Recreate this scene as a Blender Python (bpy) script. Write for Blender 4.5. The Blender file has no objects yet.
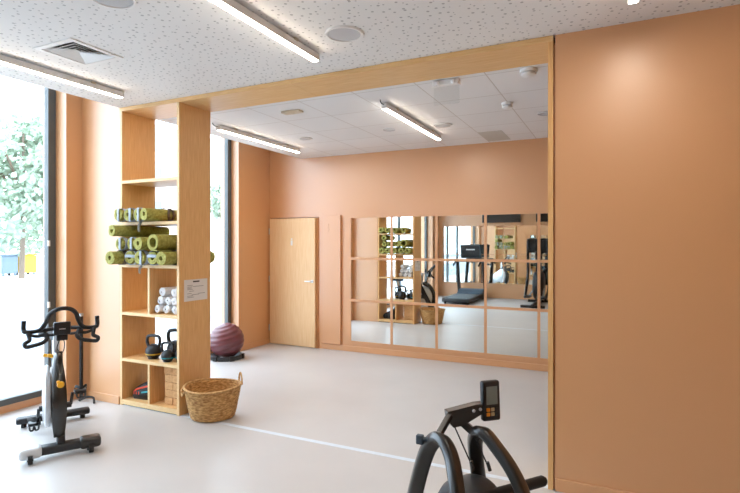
import bpy, bmesh, math, random
from mathutils import Vector, Matrix
random.seed(11)
PI = math.pi
scene = bpy.context.scene
C = scene.collection

# ------------------------------------------------------------------ materials
def lin(r, g, b):
    f = lambda c: (c/255)/12.92 if c/255 <= .04045 else ((c/255+.055)/1.055)**2.4
    return (f(r), f(g), f(b), 1)

def mat(name, col, rough=.5, metal=0, spec=.5, bump=0, bscale=60, var=0, vscale=8, stretch=(1,1,1), col2=None, coat=0, sheen=0):
    m = bpy.data.materials.new(name); m.use_nodes = True
    nt = m.node_tree; N = nt.nodes; p = N['Principled BSDF']
    p.inputs['Base Color'].default_value = lin(*col)
    p.inputs['Roughness'].default_value = rough
    p.inputs['Metallic'].default_value = metal
    p.inputs['Specular IOR Level'].default_value = spec
    p.inputs['Coat Weight'].default_value = coat
    p.inputs['Sheen Weight'].default_value = sheen
    p.inputs['Coat Roughness'].default_value = .38 if 'paint' in name else .08
    tc = N.new('ShaderNodeTexCoord')
    mp = N.new('ShaderNodeMapping'); mp.inputs['Scale'].default_value = stretch
    nt.links.new(tc.outputs['Object'], mp.inputs['Vector'])
    if var or col2:
        n = N.new('ShaderNodeTexNoise'); n.inputs['Scale'].default_value = vscale; n.inputs['Detail'].default_value = 4
        nt.links.new(mp.outputs[0], n.inputs['Vector'])
        r = N.new('ShaderNodeValToRGB')
        c2 = col2 or tuple(max(0, c*(1-var)) for c in col)
        r.color_ramp.elements[0].position = .35; r.color_ramp.elements[0].color = lin(*c2)
        r.color_ramp.elements[1].position = .65; r.color_ramp.elements[1].color = lin(*col)
        nt.links.new(n.outputs['Fac'], r.inputs[0]); nt.links.new(r.outputs[0], p.inputs['Base Color'])
    if bump:
        n2 = N.new('ShaderNodeTexNoise'); n2.inputs['Scale'].default_value = bscale; n2.inputs['Detail'].default_value = 3
        nt.links.new(mp.outputs[0], n2.inputs['Vector'])
        b = N.new('ShaderNodeBump'); b.inputs['Strength'].default_value = bump; b.inputs['Distance'].default_value = .01
        nt.links.new(n2.outputs['Fac'], b.inputs['Height']); nt.links.new(b.outputs[0], p.inputs['Normal'])
    return m

def emit(name, col, s):
    m = bpy.data.materials.new(name); m.use_nodes = True
    nt = m.node_tree; nt.nodes.clear()
    e = nt.nodes.new('ShaderNodeEmission'); e.inputs[0].default_value = lin(*col); e.inputs[1].default_value = s
    o = nt.nodes.new('ShaderNodeOutputMaterial'); nt.links.new(e.outputs[0], o.inputs[0])
    return m

def glass(name, tint=(255,255,255), refl=1.0):
    m = bpy.data.materials.new(name); m.use_nodes = True
    nt = m.node_tree; nt.nodes.clear()
    t = nt.nodes.new('ShaderNodeBsdfTransparent'); t.inputs[0].default_value = lin(*tint)
    g = nt.nodes.new('ShaderNodeBsdfGlossy'); g.inputs['Roughness'].default_value = .02
    f = nt.nodes.new('ShaderNodeFresnel'); f.inputs[0].default_value = 1.45
    mx = nt.nodes.new('ShaderNodeMixShader'); o = nt.nodes.new('ShaderNodeOutputMaterial')
    ge = nt.nodes.new('ShaderNodeNewGeometry'); mm = nt.nodes.new('ShaderNodeMath'); mm.operation = 'SUBTRACT'; mm.use_clamp = True
    nt.links.new(f.outputs[0], mm.inputs[0]); nt.links.new(ge.outputs['Backfacing'], mm.inputs[1])
    nt.links.new(mm.outputs[0], mx.inputs[0]); nt.links.new(t.outputs[0], mx.inputs[1]); nt.links.new(g.outputs[0], mx.inputs[2])
    nt.links.new(mx.outputs[0], o.inputs[0])
    return m

def wood(name, a, b, stretch, rough=.45):
    return mat(name, a, rough, col2=b, vscale=6, stretch=stretch, spec=.4)

def perforated():
    m = mat('perforated plaster', (228,226,224), .8, spec=.2)
    nt = m.node_tree; N = nt.nodes; p = N['Principled BSDF']; tc = N.new('ShaderNodeTexCoord')
    mp = N.new('ShaderNodeMapping'); mp.inputs['Scale'].default_value = (1,1,0)
    nt.links.new(tc.outputs['Object'], mp.inputs['Vector'])
    v = N.new('ShaderNodeTexVoronoi'); v.inputs['Scale'].default_value = 17; v.inputs['Randomness'].default_value = .85
    v.voronoi_dimensions = '2D'
    nt.links.new(mp.outputs[0], v.inputs['Vector'])
    sep = N.new('ShaderNodeSeparateColor'); nt.links.new(v.outputs['Color'], sep.inputs[0])
    th = N.new('ShaderNodeMath'); th.operation = 'MULTIPLY_ADD'; th.inputs[1].default_value = .10; th.inputs[2].default_value = .07
    nt.links.new(sep.outputs[0], th.inputs[0])
    lt = N.new('ShaderNodeMath'); lt.operation = 'LESS_THAN'
    nt.links.new(v.outputs['Distance'], lt.inputs[0]); nt.links.new(th.outputs[0], lt.inputs[1])
    mx = N.new('ShaderNodeMix'); mx.data_type = 'RGBA'
    mx.inputs[6].default_value = lin(232,230,227); mx.inputs[7].default_value = lin(182,180,178)
    nt.links.new(lt.outputs[0], mx.inputs[0]); nt.links.new(mx.outputs[2], p.inputs['Base Color'])
    return m

def tiles():
    m = mat('mineral tile', (232,231,229), .85, spec=.2)
    nt = m.node_tree; N = nt.nodes; p = N['Principled BSDF']; tc = N.new('ShaderNodeTexCoord')
    mp = N.new('ShaderNodeMapping'); mp.inputs['Location'].default_value = (.95, .0, 0)
    nt.links.new(tc.outputs['Object'], mp.inputs['Vector'])
    b = N.new('ShaderNodeTexBrick'); b.offset = 0; b.squash = 1
    b.inputs['Scale'].default_value = 1; b.inputs['Brick Width'].default_value = .6; b.inputs['Row Height'].default_value = .6
    b.inputs['Mortar Size'].default_value = .005; b.inputs['Mortar Smooth'].default_value = 0
    b.inputs['Color1'].default_value = lin(234,233,232); b.inputs['Color2'].default_value = lin(230,229,228); b.inputs['Mortar'].default_value = lin(204,198,192)
    nt.links.new(mp.outputs[0], b.inputs['Vector']); nt.links.new(b.outputs['Color'], p.inputs['Base Color'])
    return m

M = {}
M['paint'] = mat('terracotta satin paint', (210,151,97), .42, spec=1.0, bump=.04, bscale=90, coat=1)
M['floor'] = mat('pale resin floor', (203,200,198), .36, spec=.45, var=.03, vscale=1.2)
M['strip'] = mat('floor joint strip', (218,228,238), .35)
M['ceil'] = perforated(); M['tile'] = tiles(); M['white'] = mat('white plastic', (232,231,229), .45)
M['plaster'] = mat('white plaster', (228,226,224), .8)
M['oakx'] = wood('oak veneer lengthwise', (228,188,134), (216,170,112), (1.0,22,22))
M['oakz'] = wood('oak veneer upright', (228,182,124), (214,162,102), (22,22,.9))
M['oakdoor'] = wood('pale oak door veneer', (238,204,158), (228,188,138), (16,16,.6))
M['oakedge'] = wood('pale oak edge', (232,200,150), (222,186,134), (3,20,20))
M['cork'] = mat('cork', (212,164,112), .8, col2=(194,144,94), vscale=45)
M['frame'] = mat('slate grey aluminium', (88,92,92), .4, metal=.3)
M['glass'] = glass('window glass'); M['acrylic'] = glass('clear acrylic', (250,251,251))
M['mirror'] = mat('mirror', (232,236,234), .015, metal=1)
M['black'] = mat('black satin metal', (26,26,28), .35)
M['tubeblk'] = mat('black enamel tube', (34,33,31), .28, coat=.3)
M['rubber'] = mat('black rubber', (22,22,23), .6, bump=.15, bscale=200)
M['iron'] = mat('kettlebell iron', (30,32,36), .5, bump=.1, bscale=120)
M['dark'] = mat('charcoal plastic', (42,43,46), .45)
M['bluegrey'] = mat('blue grey plastic', (58,72,84), .45)
M['silver'] = mat('brushed aluminium', (205,207,210), .3, metal=.9)
M['bikewhite'] = mat('silver white plastic', (222,226,230), .35, coat=.3)
M['yellow'] = mat('yellow plastic', (238,172,34), .4); M['teal'] = mat('teal vinyl', (20,138,150), .5)
M['stripey'] = mat('ochre stripe', (186,150,38), .5)
M['orange'] = mat('orange red webbing', (206,70,36), .7)
M['orangeb'] = mat('orange key', (236,150,40), .5); M['beigeb'] = mat('beige key', (196,180,140), .5)
M['lcd'] = mat('grey lcd', (124,134,130), .25)
M['mato'] = mat('olive foam', (174,170,94), .75, col2=(138,135,66), vscale=38, bump=.2, bscale=90, spec=.3)
M['mate'] = mat('pale olive foam', (180,180,100), .75, col2=(150,150,70), vscale=30, spec=.3)
M['strap'] = mat('grey blue webbing', (168,178,190), .8); M['strapd'] = mat('dark taupe webbing', (92,84,74), .8)
M['towel'] = mat('white terry', (240,240,242), .95, bump=.8, bscale=160, spec=.1, sheen=.3)
M['straw'] = mat('woven straw', (224,180,116), .75, col2=(164,112,60), vscale=26, stretch=(1,1,3.2), bump=.5, bscale=80)
M['strawl'] = mat('pale straw cord', (212,172,116), .75, col2=(176,128,72), vscale=40, bump=.4, bscale=90)
M['ball'] = mat('burgundy vinyl', (112,56,62), .4, spec=.6, var=.12, vscale=5)
M['paper'] = mat('paper', (222,216,210), .7); M['ink'] = mat('grey ink', (150,146,142), .8); M['inkd'] = mat('dark ink', (70,60,52), .8)
M['tube'] = emit('tube light', (255,240,222), 64)
M['screen'] = mat('black screen', (16,15,15), .3)
M['grille'] = mat('grey mesh', (196,196,198), .8, bump=.3, bscale=300)
M['beige'] = mat('beige plastic', (214,200,176), .5)
M['lens'] = mat('clear lens', (248,250,252), .1, coat=1)
M['leaf'] = mat('leaf', (176,190,168), .7, col2=(140,156,134), vscale=4); M['bark'] = mat('bark', (120,104,90), .9)
M['paving'] = mat('paving', (205,205,203), .9); M['asphalt'] = mat('asphalt', (128,136,146), .9)
M['facade'] = mat('pale render', (226,206,196), .9); M['shopglass'] = mat('far window', (120,140,152), .2)
M['binyellow'] = mat('yellow sign paint', (226,176,60), .6); M['carpaint'] = mat('grey blue car paint', (110,128,146), .3, coat=.4)
M['tealdark'] = mat('dark slate', (60,70,74), .5)

# ------------------------------------------------------------------ mesh helpers
def NB(): return bmesh.new()
def box(bm, x0, x1, y0, y1, z0, z1, bev=0, seg=2, mtx=None):
    r = bmesh.ops.create_cube(bm, size=1)
    vs = r['verts']
    for v in vs:
        v.co = Vector(((x0+x1)/2+v.co.x*(x1-x0), (y0+y1)/2+v.co.y*(y1-y0), (z0+z1)/2+v.co.z*(z1-z0)))
    es = list({e for v in vs for e in v.link_edges})
    if bev:
        rr = bmesh.ops.bevel(bm, geom=es+vs, offset=bev, segments=seg, affect='EDGES', profile=.5)
        vs = list({v for f in rr['faces'] for v in f.verts} | {v for v in vs if v.is_valid})
    if mtx is not None:
        for v in vs:
            if v.is_valid: v.co = mtx @ v.co
    return bm
def smooth_path(pts, n=8, closed=False):
    P = [Vector(p) for p in pts]; out = []
    k = len(P)
    rng = range(k if closed else k-1)
    for i in rng:
        p0 = P[(i-1) % k] if closed or i > 0 else P[0]*2-P[1]
        p1 = P[i]; p2 = P[(i+1) % k]
        p3 = P[(i+2) % k] if closed or i+2 < k else P[-1]*2-P[-2]
        for j in range(n):
            t = j/n
            out.append(.5*((2*p1)+(p2-p0)*t+(2*p0-5*p1+4*p2-p3)*t*t+(3*p1-p0-3*p2+p3)*t**3))
    if not closed: out.append(P[-1])
    return out
def tube(bm, pts, r, n=10, closed=False, prof=None, up=None, round_end=False):
    P = [Vector(p) for p in pts]; k = len(P)
    tang = []
    for i in range(k):
        a = P[(i-1) % k] if closed or i > 0 else P[0]
        b = P[(i+1) % k] if closed or i < k-1 else P[-1]
        tang.append((b-a).normalized())
    ref = Vector(up) if up else (Vector((0,0,1)) if abs(tang[0].z) < .9 else Vector((1,0,0)))
    u = (ref - tang[0]*ref.dot(tang[0])).normalized()
    rings = []
    if prof is None: prof = [(math.cos(2*PI*j/n), math.sin(2*PI*j/n)) for j in range(n)]
    for i in range(k):
        u = (u - tang[i]*u.dot(tang[i]))
        u = u.normalized() if u.length > 1e-6 else tang[i].orthogonal().normalized()
        w = tang[i].cross(u)
        rr = r[i] if isinstance(r, (list, tuple)) else r
        rings.append([bm.verts.new(P[i]+u*(a*rr)+w*(b*rr)) for a, b in prof])
    m = len(prof)
    for i in range(k if closed else k-1):
        A, B = rings[i], rings[(i+1) % k]
        for j in range(m):
            bm.faces.new((A[j], A[(j+1) % m], B[(j+1) % m], B[j]))
    if not closed:
        bm.faces.new(rings[0][::-1]); bm.faces.new(rings[-1])
    return bm
def rrect(a, b, r, s=3):
    out = []
    for cx, cy, t0 in ((a-r,b-r,0), (-a+r,b-r,90), (-a+r,-b+r,180), (a-r,-b+r,270)):
        for i in range(s+1):
            t = math.radians(t0+90*i/s); out.append((cx+r*math.cos(t), cy+r*math.sin(t)))
    return out
def lathe(bm, prof, n=32, o=(0,0,0), axis='z', sx=1, sy=1, mtx=None):
    rings = []
    def tr(x, y, z):
        v = Vector((x,y,z))
        if axis == 'x': v = Vector((z,x,y))
        if axis == 'y': v = Vector((y,z,x))
        if mtx is not None: v = mtx @ v
        return v+Vector(o)
    for r, z in prof:
        if r < 1e-6: rings.append([bm.verts.new(tr(0,0,z))])
        else: rings.append([bm.verts.new(tr(r*sx*math.cos(2*PI*j/n), r*sy*math.sin(2*PI*j/n), z)) for j in range(n)])
    for A, B in zip(rings, rings[1:]):
        for j in range(n):
            k = (j+1) % n
            if len(A) == 1 and len(B) == 1: continue
            if len(A) == 1: bm.faces.new((A[0], B[k], B[j]))
            elif len(B) == 1: bm.faces.new((A[j], A[k], B[0]))
            else: bm.faces.new((A[j], A[k], B[k], B[j]))
    return bm
def cyl(bm, o, r, h, axis='z', n=20, mtx=None):
    return lathe(bm, [(0,0),(r,0),(r,h),(0,h)], n, o, axis, mtx=mtx)
def prism(bm, poly, axis, a, b):
    f = {'x': lambda u,v,t: (t,u,v), 'y': lambda u,v,t: (u,t,v), 'z': lambda u,v,t: (u,v,t)}[axis]
    A = [bm.verts.new(f(u,v,a)) for u,v in poly]; B = [bm.verts.new(f(u,v,b)) for u,v in poly]
    n = len(poly)
    for i in range(n): bm.faces.new((A[i], A[(i+1) % n], B[(i+1) % n], B[i]))
    bm.faces.new(A[::-1]); bm.faces.new(B)
    return bm
def obj(name, bm, m, parent=None, smooth=False, loc=None, rot=None):
    bmesh.ops.recalc_face_normals(bm, faces=bm.faces)
    me = bpy.data.meshes.new(name); bm.to_mesh(me); bm.free()
    o = bpy.data.objects.new(name, me); C.objects.link(o)
    me.materials.append(M[m] if isinstance(m, str) else m)
    if smooth:
        for p in me.polygons: p.use_smooth = True
        if smooth != 'all':
            bm2 = bmesh.new(); bm2.from_mesh(me)
            for e in bm2.edges:
                if len(e.link_faces) == 2 and e.calc_face_angle(0) > math.radians(40): e.smooth = False
            bm2.to_mesh(me); bm2.free()
    if parent: o.parent = parent
    if loc: o.location = loc
    if rot: o.rotation_euler = rot
    return o
def tag(o, label, cat, group=None):
    o['label'] = label; o['category'] = cat
    if group: o['group'] = group
    return o
def thing(name, label, cat, loc=(0,0,0), rz=0, group=None):
    o = bpy.data.objects.new(name, None); C.objects.link(o); o.empty_display_size = .1
    o.location = loc; o.rotation_euler = (0,0,rz)
    return tag(o, label, cat, group)
def struct(name, bm, m, parent=None, label=None, smooth=False):
    o = obj(name, bm, m, parent, smooth)
    if not parent: o['kind'] = 'structure'
    if label: o['label'] = label
    return o
def dup(root, loc, rz=None, label=None):
    r = root.copy(); C.objects.link(r); r.location = loc
    if rz is not None: r.rotation_euler = (0,0,rz)
    if label: r['label'] = label
    for ch in list(root.children):
        c = ch.copy(); C.objects.link(c); c.parent = r
        for g in ch.children:
            d = g.copy(); C.objects.link(d); d.parent = c
    return r

# ------------------------------------------------------------------ room dimensions
H = 3.037; YP0 = 3.667; YP1 = 4.085; YF = 7.0; YB = -1.8
XW = -5.17; XG = -5.37; XE = -4.58; XR = 3.0; XF = -5.2; HF = 3.012

# ---- setting
b = NB(); box(b, -5.6, XR+.2, YB-.2, 9.0, -.12, 0); struct('floor', b, 'floor')
b = NB(); box(b, XE+.0, -.38, 3.672, 3.718, 0, .002); struct('trim_1', b, 'strip', label='pale floor joint strip under the opening')
# near ceiling with a hole for the air diffuser
vx0, vx1, vy0, vy1 = -3.705, -3.335, 2.315, 2.665
b = NB()
box(b, XE, vx0, YB, YP1, H, 3.6); box(b, vx1, XR, YB, YP1, H, 3.6)
box(b, vx0, vx1, YB, vy0, H, 3.6); box(b, vx0, vx1, vy1, YP1, H, 3.6)
struct('ceiling', b, 'ceil', label='white perforated ceiling of the front room')
b = NB(); box(b, XE, 2.2, YP1+.035, YF-.001, HF, 3.6); struct('ceiling', b, 'tile', label='white tiled ceiling of the rear room')
b = NB(); box(b, -5.6, XR+.2, YB-.2, 9.0, 3.6, 3.75); struct('ceiling', b, 'plaster', label='raised ceiling strip above the windows')
# walls
b = NB()
box(b, -5.55, XW, 3.489, 4.27, 0, 3.6); box(b, -5.55, XF, 6.225, 9.0, 0, 3.6); box(b, -5.55, XW, YB-.2, -1.2, 0, 3.6)
box(b, XW, XE, YP0, YP1, 0, 3.6)
struct('wall_left', b, 'paint')
b = NB(); box(b, -.364, XR, YP0, YP1, 0, H-.001); struct('wall_right', b, 'paint', label='terracotta wall right of the wooden opening')
b = NB()
box(b, XF, -5.18, YF, YF+.12, 0, 3.6); box(b, -5.18, -4.255, YF, YF+.12, 2.07, 3.6); box(b, -4.255, 2.2, YF, YF+.12, 0, 3.6)
struct('wall_far', b, 'paint')
b = NB(); box(b, XW-.38, XR+.2, YB-.15, YB, 0, 3.6); struct('wall_back', b, 'paint')
b = NB(); box(b, XR, XR+.15, YB, YP1, 0, 3.6); box(b, 2.2, 2.35, YP1, YF+.12, 0, 3.6); struct('wall_side', b, 'paint')
b = NB(); box(b, -4.1, -4.0, YF+.12, 8.9, 0, 3.6); box(b, -5.17, -4.0, 8.8, 8.95, 0, 3.6); struct('wall_corridor', b, 'paint')
def base(name, segs):
    b = NB()
    for s in segs: box(b, *s, 0.001, .085, .003, 1)
    struct(name, b, 'paint')
t_ = .014
base('baseboard_right', [(-.362, XR, YP0-t_, YP0-.0005)])
base('baseboard_left', [(XW+.0005, XE-.002, YP0-t_, YP0-.0005), (XW+.0005, XW+t_, 3.489, YP0-t_), (XF+.0005, XF+t_, 6.225, YF-.0005)])
base('baseboard_far', [(-4.22, 2.2, YF-t_, YF-.0005)])
base('baseboard_back', [(XW, XR, YB+.0005, YB+t_)])
# windows
def window(name, y0, y1, mull):
    w = bpy.data.objects.new(name, None); C.objects.link(w); w['kind'] = 'structure'
    w['label'] = 'tall slate framed window reaching the floor'
    b = NB()
    box(b, XG-.05, XG+.02, y0, y1, 0, .075); box(b, XG-.05, XG+.02, y0, y1, 3.5, 3.6)
    ys = [y0]+mull+[y1]
    obj('sill', b, 'paint', w)
    b = NB(); box(b, XG-.04, XG+.03, y0, y1, .075, .135); 
    e = [y0+.04]+[m for m in mull]+[y1-.04]
    for y in e: box(b, XG-.04, XG+.03, y-.04, y+.04, .135, 3.5)
    obj('window_frame', b, 'frame', w)
    for a, c in zip(e, e[1:]):
        b = NB(); box(b, XG-.012, XG, a+.04, c-.04, .135, 3.5); obj('window_pane', b, 'glass', w)
    return w
window('window_1', -1.2, 3.489, [-.2, 1.0])
window('window_2', 4.27, 6.225, [])
# small catches on the near frame
b = NB()
for z in (.98, 1.62): box(b, XG+.028, XG+.045, 3.40, 3.42, z, z+.06)
obj('hinge', b, 'white', bpy.data.objects['window_1'])

# oak opening: beam and post
b = NB()
box(b, XE, -2.473, YP0-.006, YP1, H-.04, H-.002); box(b, -2.47, -.377, YP0-.006, YP1, H-.04, H-.002)
o = struct('trim_2', b, 'oakx', label='oak beam across the top of the opening')
b = NB(); box(b, -.409, -.377, YP0-.006, YP1, .001, H-.041); struct('trim_3', b, 'oakz', label='oak post at the right of the opening')
b = NB(); box(b, -.3765, -.3645, YP0+.02, YP1, .001, H-.05); struct('trim_4', b, 'paint', label='dark shadow gap strip beside the oak post')

# door, slightly ajar
d = bpy.data.objects.new('door_1', None); C.objects.link(d); d['kind'] = 'structure'; d.location = (-5.175, YF+.01, 0); d.rotation_euler = (0,0,-math.radians(2.2))
d['label'] = 'oak door standing slightly ajar in the far wall'
b = NB(); box(b, 0, .895, -.04, 0, .012, 2.055, .002, 1); obj('door_leaf', b, 'oakdoor', d)
b = NB(); lathe(b, [(0,0),(.024,0),(.024,.008),(0,.008)], 20, (.845,-.049,1.055), 'y')
tube(b, smooth_path([(.845,-.049,1.055),(.845,-.085,1.055),(.83,-.098,1.055),(.74,-.098,1.055)],5), .0095, 8); obj('handle', b, 'silver', d, True)
b = NB(); box(b, .84, .919, .006, .08, .001, 2.06); box(b, -.004, .04, .006, .08, .001, 2.06); box(b, .04, .84, .006, .08, 2.02, 2.06); obj('door_stop', b, 'paint', d)
for z in (.22, 1.02, 1.8):
    b = NB(); cyl(b, (-.004,-.046,z), .008, .1); obj('hinge', b, 'silver', d, True)
b = NB(); box(b, .43, .465, -.0425, -.0402, 1.62, 1.70, .0005, 1); cyl(b, (.4475,-.0425,1.722), .014, .0022, 'y')
obj('person_pictogram', b, 'white', d)

# ------------------------------------------------------------------ shelf unit in the opening
SX0, SX1 = -4.575, -3.756; SY0, SY1 = YP0-.004, YP1-.004; TH = .03
sh = thing('shelf_unit', 'tall open oak shelf unit holding olive mats, under the left end of the oak beam', 'shelf', (SX0, SY0, 0))
W = SX1-SX0; Dp = SY1-SY0; ZT = H-.041
def sbox(name, x0, x1, z0, z1, m, y0=.002):
    b = NB(); box(b, x0, x1, y0, Dp, z0, z1, .0008, 1); return obj(name, b, m, sh)
b = NB(); box(b, 0, TH, .002, Dp, .001, ZT); obj('side_panel', b, 'oakz', sh)
b = NB(); box(b, W-TH, W, .002, Dp, .001, ZT); obj('side_panel', b, 'oakz', sh)
LV = [.06, .482, .952, 1.437, 1.864, 2.288]   # top faces
for i, z in enumerate(LV):
    b = NB(); box(b, TH, W-TH, .002, Dp, (z-TH) if i else .012, z); obj('shelf_board', b, 'oakx', sh)
XD = W/2
for z0, z1 in ((.06, .452), (.952, 1.407)):
    b = NB(); box(b, XD-.012, XD+.012, .002, Dp, z0, z1); obj('divider', b, 'oakz', sh)
b = NB()
box(b, .001, TH-.001, 0, .002, .001, ZT); box(b, W-TH+.001, W-.001, 0, .002, .001, ZT)
for i, z in enumerate(LV): box(b, TH-.001, W-TH+.001, 0, .002, (z-TH) if i else .012, z)
for z0, z1 in ((.06, .452), (.952, 1.407)): box(b, XD-.012, XD+.012, 0, .002, z0, z1)
obj('front_edging', b, 'oakedge', sh)
b = NB(); box(b, TH, W-TH, .012, Dp, .001, .012); obj('plinth', b, 'black', sh)

# notice on the right side panel
nt_ = thing('notice', 'white paper notice with small print fixed to the side of the shelf unit', 'notice', (SX1+.001, 3.878, 1.19))
b = NB(); box(b, 0, .002, -.155, .155, -.105, .105); obj('sheet', b, 'paper', nt_)
b = NB(); box(b, .002, .0032, -.04, .045, .076, .09); obj('heading', b, 'inkd', nt_)
b = NB()
for z, a, c in ((.045,-.115,-.045),(.032,-.04,.10),(.030,-.115,-.05),(.018,-.115,-.06),(.006,-.115,-.045),(-.012,-.09,-.03),
                (-.035,-.115,-.06),(-.040,.03,.12),(-.048,-.06,.04),(-.058,-.115,-.04),(-.072,-.115,-.03)):
    box(b, .002, .003, a, c, z, z+.0055)
obj('text_lines', b, 'ink', nt_)

# ------------------------------------------------------------------ yoga mats
def spiral_bm(R, r0, th, L, gap=.0012, wob=0, tail=None, seg=26):
    """rolled sheet, axis along y, from y=0 to y=L"""
    turns = (R-th-r0)/(th+gap); n = int(turns*seg)
    bm = NB(); rows = []
    def pt(i):
        a = 2*PI*i/seg; r = r0+(th+gap)*i/seg
        return a, r
    pts = []
    for i in range(n+1):
        a, r = pt(i); w = 1+wob*math.sin(3*a+1)
        pts.append(((r*w)*math.cos(a), (r*w)*math.sin(a), ((r*w)+th)*math.cos(a), ((r*w)+th)*math.sin(a)))
    if tail:
        a, r = pt(n); tx, tz = -math.sin(a), math.cos(a)
        for k in range(1, 7):
            s = tail*k/6
            x = r*math.cos(a)+tx*s; z = r*math.sin(a)+tz*s
            pts.append((x, z, x+th*math.cos(a), z+th*math.sin(a)))
    ys = [0, .004, L*.5, L-.004, L]
    for xi, zi, xo, zo in pts:
        rows.append(([bm.verts.new((xi, y, zi)) for y in ys], [bm.verts.new((xo, y, zo)) for y in ys]))
    for (a, b_), (c, d_) in zip(rows, rows[1:]):
        for k in range(len(ys)-1):
            bm.faces.new((a[k], c[k], c[k+1], a[k+1])); bm.faces.new((b_[k], b_[k+1], d_[k+1], d_[k]))
        bm.faces.new((a[0], b_[0], d_[0], c[0])); bm.faces.new((a[-1], c[-1], d_[-1], b_[-1]))
    for a, b_ in (rows[0], rows[-1]):
        for k in range(len(ys)-1): bm.faces.new((a[k], a[k+1], b_[k+1], b_[k]))
    return bm
def strap_bm(R, y, w=.03, tail=0, ang=-70, skew=0):
    bm = NB(); n = 28
    A = []
    for i in range(n):
        a = 2*PI*i/n; dy = skew*math.cos(a)
        A.append([bm.verts.new((r*math.cos(a), y+dy+q, r*math.sin(a))) for r, q in ((R+.0008,0),(R+.004,0),(R+.004,w),(R+.0008,w))])
    for i in range(n):
        P, Q = A[i], A[(i+1) % n]
        for j in range(4): bm.faces.new((P[j], P[(j+1) % 4], Q[(j+1) % 4], Q[j]))
    if tail:
        a = math.radians(ang); x, z = (R+.006)*math.cos(a), (R+.006)*math.sin(a)
        tube(bm, smooth_path([(x, y+w/2, z), (x+.012, y-.015, z-tail*.4), (x+.02, y-.02, z-tail)], 4), 1, prof=rrect(.0025,.015,.002,1), up=(1,0,0))
    if y < .04:                                   # carrying band drawn over the front end of the roll
        dx = skew*2.2; e = R+.003; h = tail == 0 and skew >= .01 and skew < .015
        pts = [(dx, y+w/2, e), (dx, -.004, e*.86), (dx*1.2, -.009, 0), (dx, -.004, -e*.86), (dx, y+w/2, -e)]
        if h: pts = [(p[2], p[1], p[0]*.6) for p in pts]
        tube(bm, smooth_path(pts, 5), 1, prof=rrect(.014,.002,.0015,1), up=(0,0,1) if h else (1,0,0))
    return bm
MATG = 'rolled olive yoga mats on the shelf unit'
def yoga(xf, yf, xb, yb, z, R, label, straps=(), r0=.016, tail=None, rot=0, th=.0095):
    """front centre (xf,yf) to back centre (xb,yb)"""
    dx, dy = xb-xf, yb-yf; L = math.hypot(dx, dy)
    t = thing('yoga_mat', label, 'yoga mat', (xf, yf, z), math.atan2(-dx, dy), MATG)
    bm = spiral_bm(R, r0, th, L, tail=tail)
    if rot: bmesh.ops.rotate(bm, verts=bm.verts, cent=(0,0,0), matrix=Matrix.Rotation(rot, 3, 'Y'))
    obj('rolled_mat', bm, 'mato', t, True)
    for st in straps:
        y, w, tl, ang, m, sk = st
        obj('strap', strap_bm(R+.001, y, w, tl, ang, sk), m, t, True)
    return t
zu = 1.864; R = .0635
yoga(-4.478, 3.56, -4.47, 4.15, zu+R+.004, R, 'rolled olive mat at the left end of the upper mat shelf, grey strap near end', [(.03,.035,0,0,'strap',.006)], rot=.8)
yoga(-4.345, 3.57, -4.325, 4.15, zu+R+.004, R, 'second rolled olive mat from the left on the upper mat shelf', [(.02,.04,0,0,'strap',.015)], rot=2)
yoga(-4.211, 3.57, -4.16, 4.15, zu+R+.004, R, 'third rolled olive mat on the upper mat shelf, strap tail hanging over the board', [(.012,.035,.10,-75,'strap',.008)], rot=3)
yoga(-4.077, 3.53, -3.97, 4.13, zu+R+.004, R, 'rightmost rolled olive mat on the upper mat shelf, with dark crossed strap', [(.22,.03,0,0,'strapd',.05),(.26,.03,0,0,'strapd',-.05)], rot=4)
zl = 1.437; R2 = .070
yoga(-4.478, 3.47, -4.468, 4.12, zl+R2+.002, R2, 'rolled olive mat at the left end of the bottom layer on the lower mat shelf', [(.11,.05,0,0,'strapd',0)], rot=1)
yoga(-4.327, 3.575, -4.317, 4.16, zl+R2+.002, R2-.002, 'second olive mat in the bottom layer, pale grey strap across its end', [(.012,.036,0,0,'strap',.01)], rot=2.2)
yoga(-4.178, 3.565, -4.168, 4.16, zl+R2+.002, R2, 'olive mat in the middle of the bottom layer with a grey strap hanging down', [(.014,.04,.075,-95,'strap',.01)], rot=3)
yoga(-4.028, 3.585, -4.016, 4.16, zl+R2+.002, R2-.002, 'fourth olive mat from the left in the bottom layer, pale strap across its end', [(.014,.034,0,0,'strap',.012)], rot=5)
yoga(-3.868, 3.545, -3.864, 4.19, zl+R2+.002, R2, 'rightmost olive mat of the bottom layer, dark strap tail hanging below the board', [(.17,.045,.06,-60,'strapd',.02)], rot=.3)
z2 = zl+.208
yoga(-4.445, 3.55, -4.40, 4.14, z2, .060, 'left olive mat of the middle layer, resting over the bottom two, grey strap round it', [(.02,.034,0,0,'strap',.008)], rot=2)
yoga(-4.312, 3.575, -4.265, 4.15, z2+.003, .058, 'second olive mat of the middle layer with a grey strap near its front end', [(.012,.034,0,0,'strap',.006)], rot=1)
yoga(-4.165, 3.535, -4.11, 4.15, z2+.002, .067, 'plain olive mat in the middle of the middle layer, no strap', [], rot=4)
yoga(-3.972, 3.545, -3.945, 4.2, z2+.014, .082, 'loosely rolled olive mat with a wide open core at the right of the pile', [], r0=.042, rot=.63, tail=.06)
yoga(-4.478, 3.49, -4.42, 4.12, zl+.335, .06, 'single olive mat on top of the lower pile at its left end', [], r0=.016, rot=5)

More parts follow.
